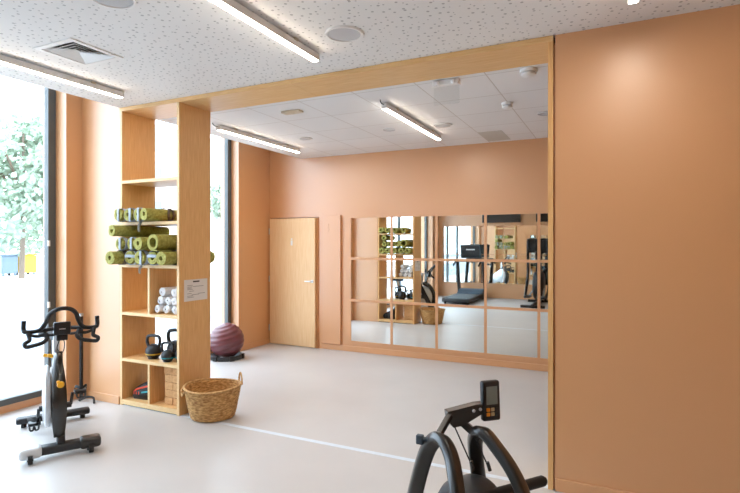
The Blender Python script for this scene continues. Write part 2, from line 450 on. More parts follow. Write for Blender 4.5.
# ------------------------------------------------------------------ towels
zt = .952
R = .045
TG = 'rolled white towels on the shelf'
spots = [(-4.09,0,'left'),(-3.99,0,'middle'),(-3.89,0,'right')]
def towel(x, z, y, label, r=R, rot=0):
    t = spiral_bm(r, .003, .0115, .30, gap=.0004, wob=.05, seg=20)
    for v in t.verts:
        q = min(1, math.hypot(v.co.x, v.co.z)/r)
        if v.co.y < .01: v.co.y += .016*q**4
        elif v.co.y > .29: v.co.y -= .016*q**4
    bmesh.ops.rotate(t, verts=t.verts, cent=(0,0,0), matrix=Matrix.Rotation(rot, 3, 'Y'))
    for v in t.verts: v.co += Vector((random.uniform(-1,1), random.uniform(-1,1)*1.2, random.uniform(-1,1)))*.0012
    o = obj('rolled_towel', t, 'towel', None, 'all', (x, y, z)); tag(o, label, 'towel', TG)
for j, (row, zz) in enumerate((('bottom', zt+.047), ('second', zt+.131), ('top', zt+.216))):
    xs = [(-4.095+.03*(j>0)), (-3.985+.02*(j>0)), (-3.875+(.01 if j else 0))]
    if j == 2: xs = xs[:1]+[-3.862]
    for i, x in enumerate(xs):
        nm = ['left','middle','right'] if len(xs) == 3 else ['left','right']
        if j == 2 and i == 0: x = -4.045
        towel(x, zz+(.0 if i != 1 else .002), 3.70+.008*((i+j) % 3), 'rolled white towel, %s one of the %s row of the towel pile' % (nm[i], row), R+.004*(j == 2), rot=i*2+j)

# ------------------------------------------------------------------ kettlebells
def kettlebell(x, y, s, rz, label, stripe=None):
    t = thing('kettlebell', label, 'kettlebell', (x, y, .4825), rz, 'kettlebells on the shelf')
    R = .078*s
    pr = [(0,0),(R*.62,0),(R*.7,.004*s)]
    for i in range(3, 17):
        a = -PI/2+PI*i/18; pr.append((R*math.cos(a), R*.92+R*math.sin(a)))
    pr.append((0, R*.92+R))
    b = NB(); lathe(b, pr, 28); obj('body', b, 'iron', t, 'all')
    b = NB(); hz = R*1.72
    tube(b, smooth_path([(-R*.70,0,R*1.4),(-R*.97,0,hz+.025*s),(-R*.92,0,hz+.078*s),(-R*.5,0,hz+.096*s),(R*.5,0,hz+.096*s),(R*.92,0,hz+.078*s),(R*.97,0,hz+.025*s),(R*.70,0,R*1.4)],6), .0155*s, 10)
    obj('handle', b, 'iron', t, 'all')
    if stripe:
        b = NB(); z = R*.55; h = .014*s
        def rr(zz): return math.sqrt(max(0, R*R-(zz-R*.92)**2))
        lathe(b, [(rr(z)-.004, z),(rr(z)+.0012, z),(rr(z+h)+.0012, z+h),(rr(z+h)-.004, z+h)], 28); obj('stripe', b, stripe, t, 'all')
    return t
kettlebell(-4.235, 3.785, 1.0, .15, 'black kettlebell with an ochre stripe, leftmost on the shelf', 'stripey')
kettlebell(-4.08, 3.935, 1.18, .25, 'large black kettlebell with the tallest handle, at the back of the shelf')
kettlebell(-3.995, 3.745, .80, .3, 'small black kettlebell with a teal stripe in front of the tallest one', 'teal')
kettlebell(-3.876, 3.815, .86, .2, 'black teal striped kettlebell half hidden by the shelf side', 'teal')

# ------------------------------------------------------------------ cork blocks
CG = 'cork yoga blocks stacked on the bottom shelf'
hb = .072
for k in range(5):
    z0 = .0605+k*(hb+.002)
    row = ['lowest','second','third','fourth','topmost'][k]
    if k % 2 == 0:
        for i, nm in enumerate(('left','right')):
            b = NB(); box(b, -.054, .054, 0, .222, 0, hb, .006, 2)
            o = obj('yoga_block', b, 'cork', None, False, (-3.975+i*.113-(.012 if k == 4 else 0), 3.735+random.uniform(0,.008), z0))
            tag(o, '%s end-on cork block in the %s layer of the block stack' % (nm, row), 'yoga block', CG)
    else:
        for i, nm in enumerate(('front','back')):
            b = NB(); box(b, -.111, .111, -.054, .054, 0, hb, .006, 2)
            o = obj('yoga_block', b, 'cork', None, False, (-3.92, 3.795+i*.113, z0))
            tag(o, 'lengthwise cork block at the %s of the %s layer of the stack' % (nm, row), 'yoga block', CG)

# ------------------------------------------------------------------ black bag with orange straps
bg = thing('training_bag', 'black bag with orange red straps on the bottom left shelf', 'bag', (-4.35, 3.86, .0605), .12)
b = NB()
prof = [(-.15,.0),(-.175,.03),(-.165,.075),(-.11,.11),(-.03,.145),(.06,.18),(.12,.19),(.138,.16),(.14,.05),(.13,0)]
pp = [(p.x, p.y*1.12) for p in smooth_path([(x,z,0) for x,z in prof], 3)]
ny = 8; rows = []
for j in range(ny+1):
    t = j/ny*2-1; s = 1-.22*abs(t)**3
    rows.append([b.verts.new((x*s, t*.115, max(.0, z*s))) for x, z in pp])
for A, B_ in zip(rows, rows[1:]):
    for i in range(len(pp)): b.faces.new((A[i], A[(i+1) % len(pp)], B_[(i+1) % len(pp)], B_[i]))
b.faces.new(rows[0]); b.faces.new(rows[-1][::-1])
obj('bag_body', b, 'rubber', bg, 'all')
b = NB()
for x0, x1, z0, z1 in ((-.12,.09,.085,.118),):
    tube(b, smooth_path([(-.125,-.108,.07),(-.08,-.118,.10),(0,-.12,.125),(.10,-.114,.155)],5), 1, prof=rrect(.009,.003,.002,1), up=(0,0,1))
for x in (-.125,-.095,-.065):
    box(b, x, x+.012, -.119, -.110, .045, .075, .002, 1)
obj('strap', b, 'orange', bg, True)
b = NB()
tube(b, smooth_path([(-.02,-.117,.07),(.05,-.124,.085),(.11,-.118,.095)],5), 1, prof=rrect(.008,.003,.002,1), up=(0,0,1))
obj('strap', b, 'teal', bg, True)
b = NB(); tube(b, smooth_path([(.04,-.06,.182),(.08,-.075,.215),(.125,-.06,.232),(.13,0,.21),(.09,.02,.198)],5), .016, 8); obj('carry_loop', b, 'teal', bg, True)

# ------------------------------------------------------------------ basket
bk = thing('wicker_basket', 'round woven straw basket on the floor beside the shelf unit', 'basket', (-3.462, 3.80, .001))
b = NB(); prof = []
hgt = .29; nrow = 15
def rad(z): return .195+.062*(z/hgt)**.8
prof.append((0,.004)); prof.append((.17,0)); 
for i in range(nrow):
    z = .008+i*hgt/nrow; prof.append((rad(z)-.003, z)); prof.append((rad(z)+.005, z+hgt/nrow*.5))
for i in range(nrow-1, -1, -1):
    z = .008+i*hgt/nrow; prof.append((rad(z)-.012, z+hgt/nrow*.5)); prof.append((rad(z)-.017, z))
prof.append((0,.012))
lathe(b, prof, 64)
for v in b.verts:
    r = math.hypot(v.co.x, v.co.y)
    if r > .05:
        a = math.atan2(v.co.y, v.co.x); k = 1+.014*math.sin(2*a+.6)+random.uniform(-.008,.008)
        v.co.x *= k; v.co.y *= k
        v.co.z += .008*math.sin(2*a+1.2)*(v.co.z/hgt)
obj('basket_body', b, 'straw', bk, 'all')
b = NB(); ring = []
for i in range(48):
    a = 2*PI*i/48; rr = (rad(hgt)+.0)*(1+.014*math.sin(2*a+.6)); ring.append((rr*math.cos(a), rr*math.sin(a), hgt+.004+.008*math.sin(2*a+1.2)))
tube(b, ring, .012, 8, True); obj('rim', b, 'strawl', bk, 'all')
for sgn in (1, -1):
    dr = Vector((.62, .78, 0))*sgn; pd = Vector((-dr.y, dr.x, 0)); c = dr*(rad(hgt)+.004); up_, fo = (1, 0) if sgn == 1 else (-.6, .018)
    b = NB(); tube(b, smooth_path([c-pd*.075+Vector((0,0,.29)), c-pd*.06+dr*fo+Vector((0,0,.29+up_*.055)), c-pd*.02+dr*fo+Vector((0,0,.29+up_*.095)), c+pd*.02+dr*fo+Vector((0,0,.29+up_*.095)), c+pd*.06+dr*fo+Vector((0,0,.29+up_*.055)), c+pd*.075+Vector((0,0,.29))], 6), .008, 8)
    obj('handle', b, 'strawl', bk, 'all')

# ------------------------------------------------------------------ exercise ball on its ring
bx, by = -5.06, 5.80
b = NB(); n = 120; pr = []
for i in range(n+1):
    a = -PI/2+PI*i/n
    rr = .245*(1+.011*math.cos(22*a)*(abs(a) < 1.25))
    pr.append((max(0, rr*math.cos(a)) if 0 < i < n else 0, rr*math.sin(a)))
lathe(b, pr, 48)
eb = obj('exercise_ball', b, 'ball', None, 'all', (bx, by, .262), (math.radians(12), math.radians(-8), 0))
tag(eb, 'burgundy ridged exercise ball resting on its black ring by the far window', 'exercise ball')
st = thing('ball_stand', 'black ring stand with lugs under the burgundy ball', 'ball stand', (bx, by, .001))
b = NB(); lathe(b, [(.135,.0),(.225,.0),(.232,.02),(.225,.055),(.218,.06),(.160,.03),(.135,.0)], 40); obj('ring', b, 'dark', st, True)
for k in range(6):
    a = PI/6+k*PI/3
    b = NB(); box(b, .214, .25, -.035, .035, 0, .068, .006, 2, Matrix.Rotation(a, 4, 'Z')); obj('lug', b, 'black', st)

# ------------------------------------------------------------------ pole and cable in the corner
pl = thing('pole', 'black pole with silver collar standing in the corner left of the shelf unit', 'pole', (-5.09, 3.60, .001))
b = NB(); tube(b, [(0,0,.12),(0,0,.88)], .018, 12); obj('shaft', b, 'black', pl, True)
for q in (.095, .88):
    b = NB(); tube(b, [(0,0,q),(0,0,q+.03)], .022, 12); obj('collar', b, 'silver', pl, True)
b = NB(); tube(b, [(0,0,0),(0,0,.095)], .018, 12); obj('tip', b, 'black', pl, True)
b = NB(); tube(b, smooth_path([(-5.05,3.55,.012),(-4.97,3.575,.05),(-4.90,3.60,.045),(-4.83,3.56,.012)],6), .011, 8)
tag(obj('cable', b, 'rubber', None, True), 'short black cable end curling on the floor by the baseboard', 'cable')

# ------------------------------------------------------------------ spin bike
BF = math.atan2(-.4955, .8686)
bike = thing('spin_bike', 'black and silver spin bike with drop handlebars by the near window', 'exercise bike', (-4.275, 2.815, .001), BF)
# local x = forwards, y = towards the far wall
def stab(name, x, L, h):
    b = NB(); box(b, x-.045, x+.045, -L/2, L/2, .035, .035+h, .018, 3); o = obj(name, b, 'dark', bike, True)
    for s in (-1, 1):
        c = NB(); cyl(c, (x, s*(L/2-.06), .001), .022, .038, n=14); obj('levelling_foot', c, 'rubber', o, True)
    return o
f = stab('front_stabilizer', .45, .52, .065)
for s in (-1, 1):
    c = NB(); box(c, .395, .515, s*.2-.075, s*.2+.075, .028, .112, .025, 3); obj('end_cover', c, 'tubeblk' if s > 0 else 'bikewhite', f, True)
    c = NB(); cyl(c, (.53, s*.2-.016, .035), .03, .032, 'y', 18); obj('transport_wheel', c, 'rubber', f, True)
stab('rear_stabilizer', -.45, .58, .055)
b = NB(); tube(b, smooth_path([(.44,0,.09),(.40,0,.22),(.30,0,.42),(.20,0,.62),(.14,0,.74)],5), 1, prof=rrect(.05,.028,.012), up=(1,0,0))
tube(b, smooth_path([(-.45,0,.08),(-.35,0,.18),(-.15,0,.30),(.15,0,.42),(.30,0,.42)],5), 1, prof=rrect(.045,.03,.012), up=(0,0,1))
tube(b, [(-.2,0,.28),(-.33,0,.62)], 1, prof=rrect(.035,.025,.01), up=(1,0,0)); obj('frame', b, 'dark', bike, True)
b = NB(); lathe(b, [(0,-.022),(.205,-.022),(.225,-.034),(.245,-.034),(.245,.034),(.225,.034),(.205,.022),(0,.022)], 48, (.22,-.002,.40), 'y'); obj('flywheel', b, 'silver', bike, True)
pf = [(.50,.20),(.535,.36),(.52,.52),(.45,.66),(.36,.75),(.26,.77),(.24,.70),(.38,.62),(.44,.50),(.45,.36),(.42,.22),(.46,.15)]
pf2 = [(p.x,p.y) for p in smooth_path([(x,z,0) for x,z in pf], 4, True)]
b = NB(); prism(b, pf2, 'y', -.048, .052)
for v in b.verts:
    k = 1-.62*min(1, abs(v.co.z-.42)/.36)**2.2; v.co.y = .002+v.co.y*k
bmesh.ops.bevel(b, geom=[e for e in b.edges if abs(e.verts[0].co.y-e.verts[1].co.y) < 1e-5], offset=.012, segments=3, affect='EDGES')
sd = obj('flywheel_shroud', b, 'tubeblk', bike, 'all')
pg = [(.44,.30),(.46,.45),(.40,.60),(.28,.68),(.10,.60),(-.20,.38),(-.30,.25),(-.27,.13),(-.15,.10),(.1,.17),(.34,.20)]
pg2 = [(p.x,p.y) for p in smooth_path([(x,z,0) for x,z in pg], 4, True)]
b = NB(); prism(b, pg2, 'y', -.082, -.05)
bmesh.ops.bevel(b, geom=[e for e in b.edges if abs(e.verts[0].co.y-e.verts[1].co.y) < 1e-5], offset=.01, segments=2, affect='EDGES')
obj('chain_guard', b, 'bikewhite', bike, 'all')
b = NB(); tube(b, [(.50,.01,.565),(.56,.01,.575)], .012, 10); lathe(b, [(0,0),(.022,0),(.026,.012),(.022,.03),(0,.034)], 16, (.545,.01,.575), 'x'); box(b, .548,.568,-.018,.005,.585,.607,.006); obj('resistance_knob', b, 'yellow', bike, True)
b = NB(); tube(b, [(.20,0,.70),(.23,0,.97)], 1, prof=rrect(.03,.022,.01), up=(1,0,0)); obj('handlebar_post', b, 'silver', bike, True)
b = NB(); tube(b, [(-.30,-.0,.55),(-.365,0,.80)], 1, prof=rrect(.028,.02,.008), up=(1,0,0)); obj('seat_post', b, 'silver', bike, True)
for q in ([(-.32,-.03,.64),(-.32,-.09,.65)], [(.17,-.02,.72),(.17,-.075,.735)]):
    b = NB(); tube(b, q, .015, 10); obj('adjusting_lever', b, 'yellow', bike, True)
b = NB()
sp = smooth_path([(-.52,-.115,.83),(-.50,0,.84),(-.52,.115,.83),(-.42,.10,.825),(-.34,.045,.82),(-.24,.022,.815),(-.22,0,.815),(-.24,-.022,.815),(-.34,-.045,.82),(-.42,-.10,.825)],4,True)
A = [b.verts.new((p.x,p.y,p.z+.02)) for p in sp]; B_ = [b.verts.new((p.x,p.y,p.z-.025)) for p in sp]
for i in range(len(sp)): b.faces.new((A[i], A[(i+1) % len(sp)], B_[(i+1) % len(sp)], B_[i]))
b.faces.new(A); b.faces.new(B_[::-1]); obj('saddle', b, 'rubber', bike, True)
# handlebars
hz = .965; hx = .36
b = NB()
tube(b, smooth_path([(hx-.02,-.25,hz+.085),(hx-.02,-.252,hz+.02),(hx,-.235,hz),(hx,-.155,hz+.005),(hx+.05,-.115,hz+.06),(hx+.12,-.085,hz+.14),(hx+.17,-.035,hz+.18),(hx+.17,.035,hz+.18),(hx+.12,.085,hz+.14),(hx+.05,.115,hz+.06),(hx,.155,hz+.005),(hx,.235,hz),(hx-.02,.252,hz+.02),(hx-.02,.25,hz+.085)],6), .0165, 10)
tube(b, [(hx,-.17,hz),(hx-.08,-.05,hz+.0),(hx-.08,.05,hz),(hx,.17,hz)], .015, 10)
hb_ = obj('handlebar', b, 'rubber', bike, True)
for s in (-1, 1):
    c = NB()
    tube(c, smooth_path([(hx+.02,s*.225,hz-.005),(hx+.05,s*.215,hz-.055),(hx+.08,s*.245,hz-.075),(hx+.085,s*.235,hz-.10),(hx+.08,s*.19,hz-.095),(hx+.07,s*.13,hz-.08),(hx+.05,s*.10,hz-.05),(hx+.02,s*.115,hz-.01)],6), .015, 8)
    tube(c, smooth_path([(hx+.02,s*.10,hz-.025),(hx+.03,s*.16,hz-.035),(hx+.02,s*.22,hz-.02)],5), .012, 8)
    tube(c, smooth_path([(hx+.0,s*.03,hz-.03),(hx+.02,s*.07,hz-.035),(hx+.02,s*.12,hz-.03)],5), .011, 8)
    obj('weight_cradle', c, 'rubber', bike, True)
b = NB(); box(b, hx+.02, hx+.06, -.058, .058, hz-.035, hz+.065, .008, 2, None); box(b, hx-.02, hx+.03, -.04, .04, hz-.085, hz-.03, .008, 2)
co = obj('console', b, 'black', bike, True)
b = NB(); box(b, hx+.06, hx+.061, -.022, .022, hz+.008, hz+.016); obj('console_mark', b, 'silver', co)
b = NB(); tube(b, smooth_path([(hx+.03,-.02,hz-.08),(hx+.05,-.035,hz-.14),(hx+.03,-.0,hz-.18),(hx-.02,.02,hz-.13),(hx-.0,.01,hz-.07)],6), .004, 6); obj('cable', b, 'black', bike, True)
for o in bike.children:
    if o.name.split('.')[0] in ('handlebar','weight_cradle','console','cable') : o.location.y += .012
for o in bike.children:
    if o.name.split('.')[0] in ('flywheel','flywheel_shroud','chain_guard','resistance_knob','handlebar_post'): o.location.y -= .018
# cranks and pedals
b = NB(); tube(b, [(-.20,-.125,.21),(-.20,.12,.21)], .025, 14); tube(b, [(-.2,.115,.21),(-.2,.13,.315)], .013, 8); tube(b, [(-.2,-.125,.21),(-.22,-.135,.085)], .013, 8); obj('crank', b, 'black', bike, True)
for s, px, pz in ((1,-.20,.315),(-1,-.22,.085)):
    os_ = .03 if s < 0 else 0
    b = NB(); box(b, px-.045, px+.045, min(s*.14,s*.235), max(s*.14,s*.235), pz-.012, pz+.014, .006, 2); pd_ = obj('pedal', b, 'black', bike, True)
    c = NB()
    tube(c, smooth_path([(px+.0,s*.145,pz+.015),(px+.05,s*.15,pz+.06),(px+.11,s*.19,pz+.055),(px+.05,s*.232,pz+.06),(px,s*.235,pz+.015)],5), 1, prof=rrect(.012,.003,.002,1), up=(1,0,0))
    tube(c, smooth_path([(px+.04,s*.155,pz),(px+.075,s*.16,pz-.03),(px+.075,s*.18,pz-.035),(px+.05,s*.19,pz-.01),(px+.075,s*.20,pz-.035),(px+.075,s*.22,pz-.03),(px+.04,s*.225,pz)],4), .008, 8)
    obj('toe_cage', c, 'rubber', pd_, True); pd_.location.y = os_

# ------------------------------------------------------------------ arched exercise machine in the foreground (camera right / forward metres -> world)
def w(r, dd, z): return Vector((.903*r-.4295*dd, .4295*r+.903*dd, z))
em = thing('exercise_machine', 'black machine with two arched tubes and a small monitor, in the right foreground', 'exercise machine', w(.404,2.38,.001)+Vector((.022,.038,0)))
E0 = w(.416,2.32,.001)
def wl(r, dd, z): return w(r, dd, z)-E0
def arch(pts):
    b = NB(); tube(b, smooth_path([wl(*p) for p in pts], 8), 1, prof=rrect(.036,.024,.015,4), up=(.9,.43,0)); return obj('arch_tube', b, 'tubeblk', em, True)
# left arch: far leg, apex, near leg
arch([(.130,2.56,.03),(.19,2.47,.32),(.243,2.38,.60),(.280,2.32,.725),(.318,2.26,.765),(.352,2.19,.71),(.365,2.09,.58),(.405,2.00,.30),(.43,1.95,.03)])
arch([(.64,2.72,.03),(.575,2.62,.32),(.520,2.50,.58),(.505,2.44,.70),(.522,2.385,.755),(.570,2.33,.715),(.655,2.22,.58),(.73,2.10,.30),(.77,2.03,.03)])
b = NB()
for r0, d0, r1, d1 in ((.11,2.58,.68,2.76),(.40,1.94,.80,2.06)):
    tube(b, [wl(r0,d0,.035), wl(r1,d1,.035)], 1, prof=rrect(.03,.035,.012), up=(0,0,1))
obj('floor_bar', b, 'tubeblk', em, True)
ax = (wl(.89,.45,0)-wl(0,0,0)).normalized()
def along(c, half, r, name, m, smooth=True, prof=None):
    b = NB(); tube(b, [c-ax*half, c+ax*half], r, 14); return obj(name, b, m, em, smooth)
Lx = Matrix(((ax.x,-ax.y,0,0),(ax.y,ax.x,0,0),(0,0,1,0),(0,0,0,1)))
b = NB(); lathe(b, [(0,-.105),(.16,-.105),(.19,-.095),(.215,-.06),(.222,-.02),(.222,.05),(.21,.085),(.17,.105),(0,.105)], 48, wl(.485,2.40,.30), 'x', mtx=Lx.to_3x3().to_4x4()); fh = obj('flywheel_housing', b, 'dark', em, True)
for s in (-1, 1):
    b = NB()
    for q in (.06,.09,.12,.15): 
        c0 = wl(.485,2.40,.30)+ax*(s*.108); ring = []
        for i in range(32):
            a = 2*PI*i/32; ring.append(c0+Vector((-ax.y,ax.x,0))*(q*math.cos(a))+Vector((0,0,q*math.sin(a))))
        tube(b, ring, .004, 6, True)
    obj('grille', b, 'black', fh, True)
along(wl(.45,2.28,.478), .44, .026, 'handle_bar', 'rubber')
for s in (-1, 1):
    b = NB()
    e = wl(.45,2.28,.478)+ax*(s*.44)
    lathe(b, [(0,.02),(.018,.015),(.026,0),(.026,-.004)] if s > 0 else [(.026,.004),(.026,0),(.018,-.015),(0,-.02)], 14, e, 'x', mtx=Lx.to_3x3().to_4x4())
    obj('end_cap', b, 'rubber', em, True)
b = NB(); box(b, -.017, .017, -.014, .014, -.022, .022, .006, 2, Matrix.Translation(wl(.225,2.31,.745))); tube(b, [wl(.238,2.305,.747), wl(.315,2.275,.757)], .011, 10); obj('stud', b, 'bluegrey', em, True)
# monitor arm, a tapered channel
pa, pb = wl(.375,2.42,.815), wl(.545,2.455,.842)
b = NB(); dirn = (pb-pa).normalized(); sidev = dirn.cross(Vector((0,0,1))).normalized(); upv = sidev.cross(dirn)
pol = [(-.012,.030),(.14,.034),(.175,.03),(.175,-.012),(.12,-.03),(.055,-.052),(.005,-.050),(-.012,-.02)]
A = [b.verts.new(pa+dirn*u+upv*v+sidev*.024) for u, v in pol]; B_ = [b.verts.new(pa+dirn*u+upv*v-sidev*.024) for u, v in pol]
for i in range(len(pol)): b.faces.new((A[i], A[(i+1) % 8], B_[(i+1) % 8], B_[i]))
b.faces.new(A); b.faces.new(B_[::-1]); ar = obj('monitor_arm', b, 'tubeblk', em)
b = NB()
for u in (.118,.152):
    c = pa+dirn*u+upv*.008+sidev*(.024 if sidev.dot(Vector((.43,-.9,0))) > 0 else -.024)
    lathe(b, [(0,-.004),(.008,-.004),(.008,.004),(.005,.007),(0,.007)], 12, c, 'z', mtx=sidev.to_track_quat('Z','Y').to_matrix().to_4x4())
obj('bolt', b, 'silver', ar, True)
b = NB(); tube(b, [wl(.30,2.30,.752), wl(.375,2.40,.825)], 1, prof=rrect(.014,.014,.004,2)); tube(b, [wl(.432,2.43,.79), wl(.52,2.41,.715)], 1, prof=rrect(.018,.014,.004,2)); obj('arm_strut', b, 'tubeblk', em)
# monitor
b = NB(); mm = Matrix.Translation(wl(.578,2.45,.883)) @ Matrix.Rotation(math.atan2((w(.95,.31,0)).y, (w(.95,.31,0)).x), 4, 'Z') @ Matrix.Rotation(math.radians(-3), 4, 'X')
box(b, -.048, .048, -.018, .018, -.096, .096, .012, 3, mm); mo = obj('monitor', b, 'black', em, True)
b = NB(); box(b, -.030, .030, -.0195, -.017, -.016, .070, 0, 2, mm); obj('display', b, 'lcd', mo)
for (u, v, m) in ((-.022,-.040,'orangeb'),(-.022,-.062,'orangeb'),(.002,-.040,'beigeb'),(.002,-.062,'beigeb'),(.026,-.040,'dark'),(.026,-.062,'dark')):
    b = NB(); box(b, u-.0095, u+.0095, -.0205, -.017, v-.0085, v+.0085, .003, 2, mm); obj('button', b, m, mo)
for p, q in (((.392,2.43,.785),(.485,2.38,.575)), ((.505,2.41,.70),(.560,2.37,.575))):
    b = NB(); tube(b, [wl(*p), wl(*q)], .004, 6); tube(b, [wl(*q), wl(q[0]-.012,q[1]+.004,q[2]+.04)], .009, 8); obj('cord', b, 'black', em, True)

# ------------------------------------------------------------------ wall panel, socket
b = NB(); box(b, -4.145, -3.84, YF-.035, YF-.001, .1, 2.085, .002, 1)
sp_ = thing('wall_panel', 'tall narrow terracotta painted panel on the far wall between door and mirrors', 'panel', (-3.995, YF-.001, .1))
for v in b.verts: v.co -= Vector((-3.995, YF-.001, .1))
obj('cover', b, 'paint', sp_)
b = NB(); tube(b, smooth_path([(-.06,-.0355,1.86),(-.05,-.036,1.82),(-.07,-.036,1.80),(-.045,-.036,1.775),(-.06,-.0355,1.735)],5), .004, 6); obj('emblem', b, M['paint'], sp_)
sk = thing('wall_socket', 'white wall socket low on the right terracotta wall', 'socket', (.70, YP0-.0005, .27))
b = NB(); box(b, -.042, .042, -.012, 0, -.042, .042, .004, 2); obj('plate', b, 'white', sk)
b = NB(); lathe(b, [(0,0),(.02,0),(.022,.003),(0,.003)], 20, (0,-.0145,0), 'y'); obj('outlet', b, 'white', sk)

# ------------------------------------------------------------------ mirrors
def mirror_wall(label, x0, z0, nc, nr, pw, ph, yw, sgn, slat, dep, loc, fm):
    t = thing('wall_mirror', label, 'mirror', loc)
    b = NB(); W_ = nc*pw; H_ = nr*ph
    for i in range(nc+1): box(b, i*pw-slat/2, i*pw+slat/2, min(0,sgn*dep), max(0,sgn*dep), -slat/2, H_+slat/2)
    for j in range(nr+1):
        for i in range(nc): box(b, i*pw+slat/2, (i+1)*pw-slat/2, min(0,sgn*dep*.9), max(0,sgn*dep*.9), j*ph-slat/2, j*ph+slat/2)
    obj('frame', b, fm, t)
    for i in range(nc):
        for j in range(nr):
            b = NB(); box(b, i*pw+slat/2, (i+1)*pw-slat/2, min(sgn*.002,sgn*.008), max(sgn*.002,sgn*.008), j*ph+slat/2, (j+1)*ph-slat/2)
            obj('mirror_pane', b, 'mirror', t)
    return t
mirror_wall('large gridded mirror in terracotta slats covering the far wall', 0, 0, 5, 3, .692, .635, YF, -1, .036, .016, (-3.685, YF-.001, .15), 'paint')
mirror_wall('wide mirror on the wall behind the treadmill', 0, 0, 7, 2, .95, .88, YB, 1, .014, .014, (-5.02, YB+.001, .44), 'paint')

# ------------------------------------------------------------------ black panels high on the back wall
for x, s in ((-3.18, 'left of two long black screens high on the back wall above the mirror, seen reflected'), (-1.60, 'right of two long black screens high on the back wall above the mirror, seen reflected')):
    t = thing('wall_screen', s, 'screen', (x, YB+.001, 2.29))
    b = NB(); box(b, -.57, .57, .05, .12, 0, .37, .008, 2); obj('casing', b, 'screen', t)
    b = NB(); box(b, -.2, .2, 0, .05, .08, .25); obj('bracket', b, 'black', t)

# ------------------------------------------------------------------ ceiling lights
def lamp(x, y0, y1, label, cable):
    H = HF if y0 > YP1 else 3.037
    t = thing('ceiling_light', label, 'light', (x, y0, H-.06), 0, 'tube lights on the ceilings')
    L = y1-y0
    b = NB(); box(b, -.026, .026, 0, L, .0, .05, .004, 1); obj('housing', b, 'white', t)
    b = NB(); box(b, -.021, .021, .008, L-.008, -.007, -.0005, .002, 1); obj('diffuser', b, 'tube', t)
    for y in (.28, L-.3):
        b = NB(); box(b, -.034, .034, y-.02, y+.02, .04, .059, .002, 1); obj('bracket', b, 'beige', t)
    for y in (0, L-.006):
        b = NB(); box(b, -.029, .029, y-.003, y+.006, -.006, .05, .003, 1); obj('end_cap', b, 'white', t)
    if cable:
        b = NB(); tube(b, smooth_path([(0,.0,.035),(0,-.05,.03),(.0,-.08,.045),(0,-.085,.0595)],5), .005, 6); obj('cable', b, 'tealdark', t, True)
lamp(-4.065, 1.55, 3.28, 'tube light on the perforated ceiling nearest the windows', False)
lamp(-1.97, 1.55, 3.25, 'middle tube light on the perforated ceiling, left of the round speaker', False)
lamp(.09, 1.55, 3.235, 'tube light whose end shows on the perforated ceiling above the right terracotta wall', False)
lamp(-4.11, 4.58, 6.22, 'tube light on the tiled ceiling above the far door', True)
lamp(-2.02, 4.56, 6.235, 'tube light on the tiled ceiling in front of the mirrors', True)

# ------------------------------------------------------------------ ceiling fittings
def disc(name, x, y, r, h, label, cat, m='white', m2=None):
    z = HF if y > YP1 else H
    t = thing(name, label, cat, (x, y, z-.0005))
    b = NB(); lathe(b, [(0,-.001),(r*.86,-.001),(r*.88,-h),(r*.97,-h),(r,-h*.5),(r,0),(0,0)], 36); obj('rim', b, m, t, True)
    b = NB(); lathe(b, [(0,-h*.8),(r*.85,-h*.6),(r*.85,-.0015),(0,-.0015)], 36); obj('grille', b, m2 or m, t, True)
disc('ceiling_speaker', -1.618, 3.03, .128, .012, 'round grey ceiling speaker beside the middle tube light', 'speaker', 'white', 'grille')
disc('ceiling_speaker', -2.56, 2.02, .128, .012, 'round ceiling speaker cut by the top edge of the photo', 'speaker', 'white', 'grille')
disc('ceiling_speaker', -1.80, 5.72, .105, .014, 'round speaker on the tiled ceiling right of the tube light', 'speaker', 'white', 'grille')
disc('ceiling_speaker', -3.64, 5.68, .09, .01, 'round grille on the tiled ceiling right of the light above the door', 'speaker', 'white', 'grille')
disc('ceiling_spot', -2.457, 5.68, .075, .008, 'small grey disc on the tiled ceiling left of the light facing the mirrors', 'fitting', 'grille', 'grille')
disc('ceiling_spot', -.67, 5.68, .085, .01, 'small round fitting on the tiled ceiling near the oak post', 'fitting', 'grille', 'grille')
# smoke detectors
def smoke(x, y, r, label, z=HF):
    t = thing('smoke_detector', label, 'smoke detector', (x, y, z-.0005))
    b = NB(); lathe(b, [(0,0),(r,0),(r,-.014),(r*.93,-.02),(0,-.02)], 28); obj('base_ring', b, 'white', t, True)
    b = NB(); lathe(b, [(0,-.0205),(r*.72,-.0205),(r*.72,-.032),(0,-.032)], 28); obj('vent_band', b, 'grille', t, True)
    b = NB(); lathe(b, [(0,-.0325),(r*.88,-.0325),(r*.85,-.045),(r*.5,-.056),(0,-.058)], 28); obj('dome', b, 'white', t, True)
smoke(-.96, 5.12, .056, 'white smoke detector in the middle of a tile on the tiled ceiling')
smoke(-.62, 4.22, .066, 'white smoke detector on the tiled ceiling close behind the oak beam')
t = thing('ceiling_sensor', 'small flat beige plate on the tiled ceiling above the shelf side', 'sensor', (-3.01, 4.46, HF-.0005))
b = NB(); box(b, -.11, .11, -.045, .045, -.022, 0, .006, 2); obj('case', b, 'beige', t)
b = NB(); box(b, -.09, .01, -.03, .03, -.028, -.022, .003, 1); obj('cover', b, 'beige', t)
b = NB(); box(b, -1.545, -1.255, 6.3, 6.89, HF-.004, HF-.0005)  # one ceiling tile coloured a darker grey than its neighbours
tag(obj('darker_tile', b, mat('grey tile', (196,192,184), .8)), 'slightly darker tile in the tiled ceiling beyond the round speaker', 'ceiling tile')
